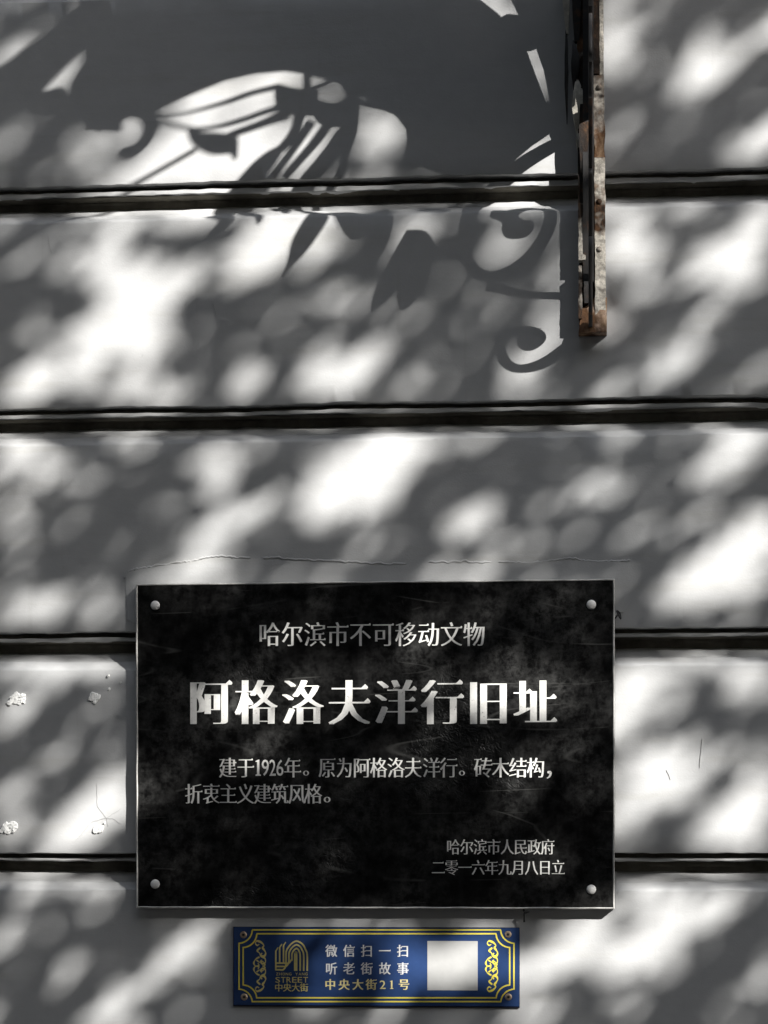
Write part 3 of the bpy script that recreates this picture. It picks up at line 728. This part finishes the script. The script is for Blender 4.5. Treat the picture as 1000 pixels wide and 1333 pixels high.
# ---------------------------------------------------------------- the street tree whose crown dapples the wall
# light openings of the crown, as surveyed on the wall: x, y, half length, half width, tilt (degrees), openness
G = [
 (762, 350, 14, 96, 0, 1.3), (757, 155, 14, 34, 0, 1.1), (757, 60, 12, 40, 0, 1.0), (108, 858, 64, 12, 0, 1.0), (115, 1150, 60, 12, 0, 1.0),
 (798, 45, 26, 24, 40, .95), (925, 70, 55, 34, 60, 1), (975, 50, 44, 18, 40, .9), (990, 185, 40, 18, 40, .8), (815, 170, 32, 16, 30, .38), (850, 8, 40, 10, 20, .3), (905, 110, 30, 14, 30, .8),
 (15, 78, 40, 16, 33, .75), (120, 0, 26, 16, 20, .6), (60, 100, 34, 18, 10, .45), (100, 205, 42, 24, 50, .55), (165, 172, 36, 20, 30, .85), (200, 215, 60, 22, 20, 1), (290, 190, 95, 50, 10, 1.2), (300, 120, 110, 26, 12, 1.1), (240, 235, 130, 22, 0, 1.1), (385, 190, 44, 36, 45, .8),
 (495, 180, 30, 34, 60, .62), (430, 120, 24, 12, 0, .55), (420, 255, 50, 18, 10, .8), (400, 200, 30, 16, 50, .6), (480, 262, 60, 12, 0, .45),
 (640, 20, 60, 26, -40, .85), (700, 95, 44, 24, 75, .5), (700, 195, 40, 28, 30, 1), (700, 235, 50, 20, 10, 1.1), (680, 262, 46, 14, 0, 1), (650, 315, 36, 24, 60, .8), (726, 345, 10, 34, 0, .95), (714, 374, 16, 10, 0, .8), (718, 420, 16, 26, 0, 1.1), (692, 462, 26, 12, 30, .9), (578, 332, 9, 16, 70, .5), (638, 368, 14, 6, 20, .55), (695, 495, 24, 22, 20, .62), (538, 288, 8, 20, 60, .45), (497, 398, 22, 14, 40, .55),
 (230, 280, 190, 16, 0, 1.0), (400, 310, 44, 36, 50, 1), (330, 330, 60, 34, 30, 1.2), (170, 400, 84, 50, 38, 1.6), (120, 330, 60, 30, 20, .8), (55, 325, 34, 16, 30, .5), (215, 370, 60, 26, 30, 1.2), (30, 440, 30, 14, 30, .4), (45, 492, 46, 30, 45, 1), (105, 470, 30, 22, 60, .8), (165, 505, 34, 22, 35, 1), (225, 515, 40, 16, 30, .75), (190, 455, 50, 24, 40, 1),
 (440, 390, 40, 24, 35, .42), (320, 498, 42, 20, 38, .6), (435, 495, 66, 32, 28, .95), (540, 500, 48, 22, 10, .75), (500, 470, 30, 24, 40, .5), (395, 430, 30, 20, 40, .3),
 (722, 500, 44, 14, 30, .6), (800, 500, 40, 16, 40, .6), (875, 470, 70, 20, 38, 1), (905, 430, 60, 20, 36, .7), (975, 465, 30, 14, 30, .45), (822, 320, 46, 28, 60, 1.1), (845, 372, 34, 16, 20, .8), (950, 335, 56, 34, 38, 1.3), (985, 275, 24, 16, 30, .8), (880, 270, 50, 12, 10, .5), (800, 420, 24, 20, 30, .55), (800, 290, 14, 34, 0, .6),
 (25, 590, 40, 30, 30, .95), (60, 620, 44, 32, 40, .48), (15, 660, 26, 36, 60, .5), (265, 593, 36, 18, 30, .5), (300, 625, 34, 14, 35, .4), (478, 615, 84, 48, 38, 1.5), (540, 580, 34, 24, 50, .9), (345, 572, 30, 10, 0, .4), (415, 655, 34, 24, 40, .8),
 (285, 690, 76, 28, 28, .85), (350, 650, 34, 16, 38, .45), (480, 720, 44, 20, 30, .40), (606, 678, 40, 24, 30, 1.1), (655, 728, 44, 24, 20, .5), (768, 642, 30, 18, 38, .6), (858, 618, 36, 16, 25, .5), (845, 682, 38, 16, 28, .6), (915, 662, 38, 16, 30, .42),
 (955, 585, 48, 26, 35, .85), (890, 765, 40, 28, 25, 1.2), (950, 745, 64, 42, 40, 1.4), (990, 690, 26, 34, 60, 1.1), (45, 790, 54, 20, 8, .85), (135, 800, 30, 20, 40, .95), (95, 705, 34, 14, 38, .22), (190, 740, 30, 12, 30, .45), (265, 748, 60, 14, 5, .85), (600, 752, 60, 12, 0, .85), (400, 752, 70, 12, 0, .55),
 (70, 865, 100, 16, 3, .75), (140, 870, 30, 14, 0, .8), (50, 905, 60, 18, 30, .42), (120, 935, 44, 16, 35, .45), (20, 950, 30, 14, 30, .3), (60, 1000, 44, 16, 35, .28), (115, 1062, 70, 34, 38, 1.3), (145, 1020, 24, 30, 50, .8), (25, 1085, 40, 22, 20, .65), (20, 1040, 26, 14, 30, .5), (60, 1142, 90, 10, 0, .7), (140, 1142, 40, 10, 0, .8),
 (832, 895, 48, 34, 50, 1.1), (900, 868, 60, 14, 5, .8), (965, 895, 40, 22, 40, .9), (860, 1000, 60, 36, 40, 1.2), (825, 1060, 24, 44, 0, .9), (935, 985, 44, 20, 38, .85), (960, 1065, 60, 30, 38, 1.3), (820, 950, 20, 30, 0, 1), (880, 1140, 60, 12, 0, .8), (985, 1020, 20, 20, 0, .8),
 (130, 1185, 46, 18, 36, .5), (60, 1170, 40, 12, 10, .3), (225, 1252, 62, 22, 38, .95), (165, 1295, 44, 20, 38, .8), (120, 1325, 40, 16, 30, .6), (240, 1325, 40, 14, 30, .5), (265, 1200, 70, 9, 0, .75), (450, 1203, 90, 8, 0, .75), (45, 1210, 30, 10, 35, .2),
 (735, 1245, 54, 30, 40, 1), (845, 1225, 84, 30, 30, 1.15), (860, 1175, 60, 20, 10, .9), (770, 1200, 50, 20, 20, .9), (960, 1160, 40, 10, 10, .6), (830, 1305, 50, 16, 30, .62), (930, 1320, 50, 14, 30, .4), (985, 1275, 26, 14, 40, .5), (700, 1320, 50, 14, 10, .9), (680, 1260, 30, 34, 60, .9), (560, 1322, 110, 12, 0, .6), (390, 1325, 60, 10, 0, .4),
 (600, 1255, 60, 34, 20, .85), (520, 1255, 40, 26, 30, .5), (450, 1280, 40, 14, 30, .22), (650, 1215, 30, 14, 0, .9),
 # on the plaque
 (290, 920, 44, 30, 40, .95), (390, 905, 60, 32, 30, .9), (460, 905, 30, 26, 40, .7), (360, 830, 30, 16, 30, .75), (300, 1000, 36, 14, 10, .9), (345, 965, 40, 14, 35, .55), (480, 1000, 22, 16, 20, .95), (530, 1000, 30, 12, 20, .6), (600, 830, 40, 16, 20, .55), (530, 850, 50, 22, 40, .4), (560, 900, 44, 24, 60, .6), (640, 905, 40, 34, 30, 1), (700, 910, 44, 34, 30, 1), (760, 930, 34, 30, 30, .7), (690, 1005, 40, 26, 30, .75), (650, 1050, 50, 24, 40, .55), (760, 1020, 34, 40, 60, .5), (195, 1035, 26, 40, 90, .7), (430, 1130, 40, 20, 40, .25), (680, 1128, 46, 12, 0, .7), (240, 870, 50, 18, 35, .35), (190, 920, 18, 40, 80, .3), (760, 860, 30, 24, 40, .5), (250, 1035, 30, 10, 0, .4), (600, 800, 40, 14, 20, .35), (420, 945, 40, 14, 30, .6), (202, 788, 14, 10, 0, .8), (770, 787, 14, 10, 0, .6), (202, 1151, 12, 9, 0, .8), (770, 1158, 12, 9, 0, .5),
]
K = [
 (622, 432, 46, 50, 0, 1.6), (545, 350, 22, 40, 60, .9), (560, 250, 40, 24, 0, .7), (620, 385, 40, 10, 0, .7), (690, 320, 14, 34, 40, .6), (600, 600, 22, 44, 0, 1.0), (660, 590, 50, 24, 20, 1.0), (730, 560, 50, 30, 0, .8), (830, 570, 40, 16, 0, .5), (160, 590, 46, 26, 38, .9), (230, 560, 40, 12, 0, .4), (700, 640, 16, 40, 0, .8), (740, 720, 44, 24, 40, .9), (815, 740, 16, 40, 30, .7), (500, 540, 1, 1, 0, 0), (560, 470, 24, 14, 38, .5), (220, 700, 20, 50, -50, .5), (120, 740, 40, 12, 38, .5), (60, 665, 1, 1, 0, 0), (130, 1000, 60, 10, 38, .6), (60, 950, 60, 14, 30, .6), (60, 1260, 80, 26, 38, .8), (300, 1300, 60, 12, 38, .5), (560, 430, 60, 24, 38, .8), (610, 480, 40, 30, 0, .9), (300, 455, 60, 22, 38, .9), (470, 440, 50, 16, 38, .5), (160, 620, 60, 30, 38, .8), (320, 650, 10, 30, 0, .3),  # dark clumps over the openings
 (240, 322, 46, 18, 15, 1.2), (75, 395, 34, 14, 40, .9), (88, 470, 12, 26, 0, .6), (222, 468, 26, 10, 60, .8), (358, 505, 12, 24, -20, .6), (905, 930, 60, 20, 12, 1.3), (965, 962, 36, 20, -30, 1.0), (945, 50, 12, 24, 60, .8), (885, 1078, 34, 10, 38, .9), (900, 1265, 70, 10, 30, .9), (700, 1215, 26, 10, 50, .8), (800, 385, 20, 10, 40, .6), (500, 300, 40, 20, 40, .6), (570, 690, 12, 30, 0, .6), (60, 1050, 36, 10, 38, .8), (345, 700, 12, 24, 0, .4), (875, 345, 16, 44, 20, .8), (190, 1275, 40, 6, 38, .4), (300, 215, 1, 1, 0, 0)]
GG = [(W(x, y), a*MM*.98, b*MM*.97, math.radians(t), min(i*1.05, 1.35)) for x, y, a, b, t, i in G]; KK = [(W(x, y), a*MM, b*MM, math.radians(t), i) for x, y, a, b, t, i in K]
def field(L_, X, Z):
    v = 0
    for (c, a, b, t, i) in L_:
        dx, dz = X-c[0], Z-c[1]
        if abs(dx) > a*2.2+.02 or abs(dz) > a*2.2+.02: 
            if abs(dx) > 2.2*max(a, b) or abs(dz) > 2.2*max(a, b): continue
        u = (dx*math.cos(t)+dz*math.sin(t))/a; w_ = (-dx*math.sin(t)+dz*math.cos(t))/b
        q = u*u+w_*w_
        if q < 4:
            e = i*math.exp(-.95*(q**1.6))
            v = max(v, e)+.25*min(v, e)
    return v
fx0, fz1 = W(0, 0); fx1, fz0 = W(1000, 1333)
def openness(X, Z):
    inside = fx0-.06 < X < fx1+.06 and fz0-.06 < Z < fz1+.06
    if inside:
        v = field(GG, X, Z)-field(KK, X, Z)
        return max(0, min(1, (v-.17)/.74))
    n_ = noise.noise(Vector((X*5+9, Z*7, 3)))+.5*noise.noise(Vector((X*12, Z*15, 8)))
    return max(0, min(1, n_*2.0-.1))
trx, try_ = 4.75, -3.35
tree = empty('street_tree', (trx, try_, 0)); tag(tree, 'leafy street tree on the pavement whose crown throws dappled shade on the plaster wall', 'tree')
rg = random.Random(11)
V, Fc = [], []
su = SUNV; e1 = su.cross(Vector((0, 0, 1))).normalized(); e2 = e1.cross(su).normalized()
def add_leaf(c, L_, Wd, tilt):
    a = rg.uniform(0, 2*math.pi)
    nrm = (su+e1*rg.gauss(0, tilt)+e2*rg.gauss(0, tilt)).normalized()
    u = nrm.orthogonal().normalized(); v = nrm.cross(u); p = u*math.cos(a)+v*math.sin(a); q = nrm.cross(p)
    i = len(V)
    for (s, t, h) in ((-.5, 0, 0), (-.2, .42, .06), (.15, .40, .05), (.5, 0, -.08), (.15, -.40, .05), (-.2, -.42, .06)):
        V.append(c+p*(s*L_)+q*(t*Wd)+nrm*(h*L_))
    Fc.append((i, i+1, i+2, i+3)); Fc.append((i, i+3, i+4, i+5))
LA = .034; LW = .022; LAREA = LA*LW*.62
A0 = (-1.35, 1.55); B0 = (.35, 3.35)     # shaded stretch of wall
area_w = (A0[1]-A0[0])*(B0[1]-B0[0])
pf = 1.625                                 # wall area per unit area across the beam
LMAX = 4.2
ncand = int(area_w/pf*LMAX/LAREA)
for k in range(ncand):
    X = rg.uniform(*A0); Z = rg.uniform(*B0)
    ex = max((X-.1)/1.45 if X > .1 else (.1-X)/1.45, 0); ez = abs(Z-1.85)/1.5
    if ex*ex+ez*ez > 1+.25*noise.noise(Vector((X*3, Z*3, 0))): continue
    o_ = openness(X, Z)
    lam = min(LMAX, -math.log(max(o_, .012)*.985+.001)) if o_ < .93 else 0
    inside = fx0-.03 < X < fx1+.03 and fz0-.03 < Z < fz1+.03
    if not inside: lam *= .6
    if rg.random() > lam/LMAX: continue
    s = rg.uniform(3.7, 4.8) if inside else rg.uniform(4.0, 5.9)
    add_leaf(Vector((X, 0, Z))+SUNV*s, LA*rg.uniform(.8, 1.2), LW*rg.uniform(.8, 1.2), .35)
# outer leaves so that the crown is round from every side
for k in range(9000):
    p = Vector((rg.gauss(0, 1), rg.gauss(0, 1), rg.gauss(0, 1))).normalized()*rg.uniform(.72, 1.0)
    c = Vector((3.35+p.x*1.5, -3.15+p.y*1.5, 4.55+p.z*1.45))
    s = -c.y; X = c.x-s; Z = c.z-.8*s
    if fx0-.08 < X < fx1+.08 and fz0-.12 < Z < fz1+.10: continue
    if c.x < CAMX+1.0: continue
    add_leaf(c, .055*rg.uniform(.8, 1.2), .034, .8)
me = mesh('foliage', V, Fc); tag(link('foliage', me, LEAF, tree), kind='stuff')
bm = bmesh.new(); tube(bm, catmull([(trx, try_, -.05), (trx+.03, try_, 1.2), (trx-.04, try_+.03, 2.4), (trx-.15, try_+.05, 3.3), (trx-.35, try_+.08, 4.2)], 5), [.17-.005*i for i in range(21)])
from_bm('trunk', bm, BARK, tree, True)
for k in range(22):
    a = rg.uniform(0, 6.28); h = rg.uniform(2.9, 4.1); b = Vector((trx-.15, try_+.05, h))
    e = Vector((3.35+math.cos(a)*1.1, -3.15+math.sin(a)*1.0, rg.uniform(4.2, 5.4)))
    s = -e.y; X = e.x-s; Z = e.z-.8*s
    m_ = (b+e)/2+Vector((rg.uniform(-.15, .15), rg.uniform(-.15, .15), -.1))
    if any(fx0-.1 < q.x+q.y < fx1+.1 and fz0-.1 < q.z+.8*q.y < fz1+.1 for q in [b.lerp(m_, t/6) for t in range(7)]+[m_.lerp(e, t/6) for t in range(7)]): continue
    bm = bmesh.new(); P = catmull([tuple(b), tuple(m_), tuple(e)], 5); tube(bm, P, [.05*(1-i/(len(P)))+.006 for i in range(len(P))]); from_bm('limb', bm, BARK, tree, True)

# neighbouring street trees, out of frame, that shade the pavement and screen the sky
def crown(cx, cy, cz, r, n_, seed):
    g2 = random.Random(seed); V, Fc = [], []
    for k in range(n_):
        p = Vector((g2.gauss(0, 1), g2.gauss(0, 1), g2.gauss(0, 1))).normalized()*(g2.random()**.4)
        c = Vector((cx+p.x*r, cy+p.y*r, cz+p.z*r*.75)); a = Vector((g2.gauss(0, 1), g2.gauss(0, 1), g2.gauss(0, 1))).normalized(); b = a.orthogonal().normalized(); d = a.cross(b)
        i = len(V); L_ = .16; V += [c-b*L_, c+d*L_*.6, c+b*L_, c-d*L_*.6]; Fc.append((i, i+1, i+2, i+3))
    return mesh('foliage', V, Fc)
for i, (tx, ty, lb) in enumerate(((-3.6, -4.4, 'leafy street tree on the pavement to the left of the plaque'), (-9.5, -4.4, 'leafy street tree farther left along the pavement'), (12.5, -3.4, 'leafy street tree far to the right along the pavement'), (-1.0, -9.3, 'leafy street tree on the far pavement in front of the house front'))):
    t = empty('street_tree', (tx, ty, 0)); tag(t, lb, 'tree', 'street trees along the pavements')
    bm = bmesh.new(); tube(bm, catmull([(tx, ty, -.05), (tx+.05, ty, 1.5), (tx-.05, ty, 3.4)], 5), [.16-.007*k for k in range(11)]); from_bm('trunk', bm, BARK, t, True)
    tag(link('foliage', crown(tx, ty, 5.2, 2.7, 9000, 50+i), LEAF, t), kind='stuff')
tree['group'] = 'street trees along the pavements'
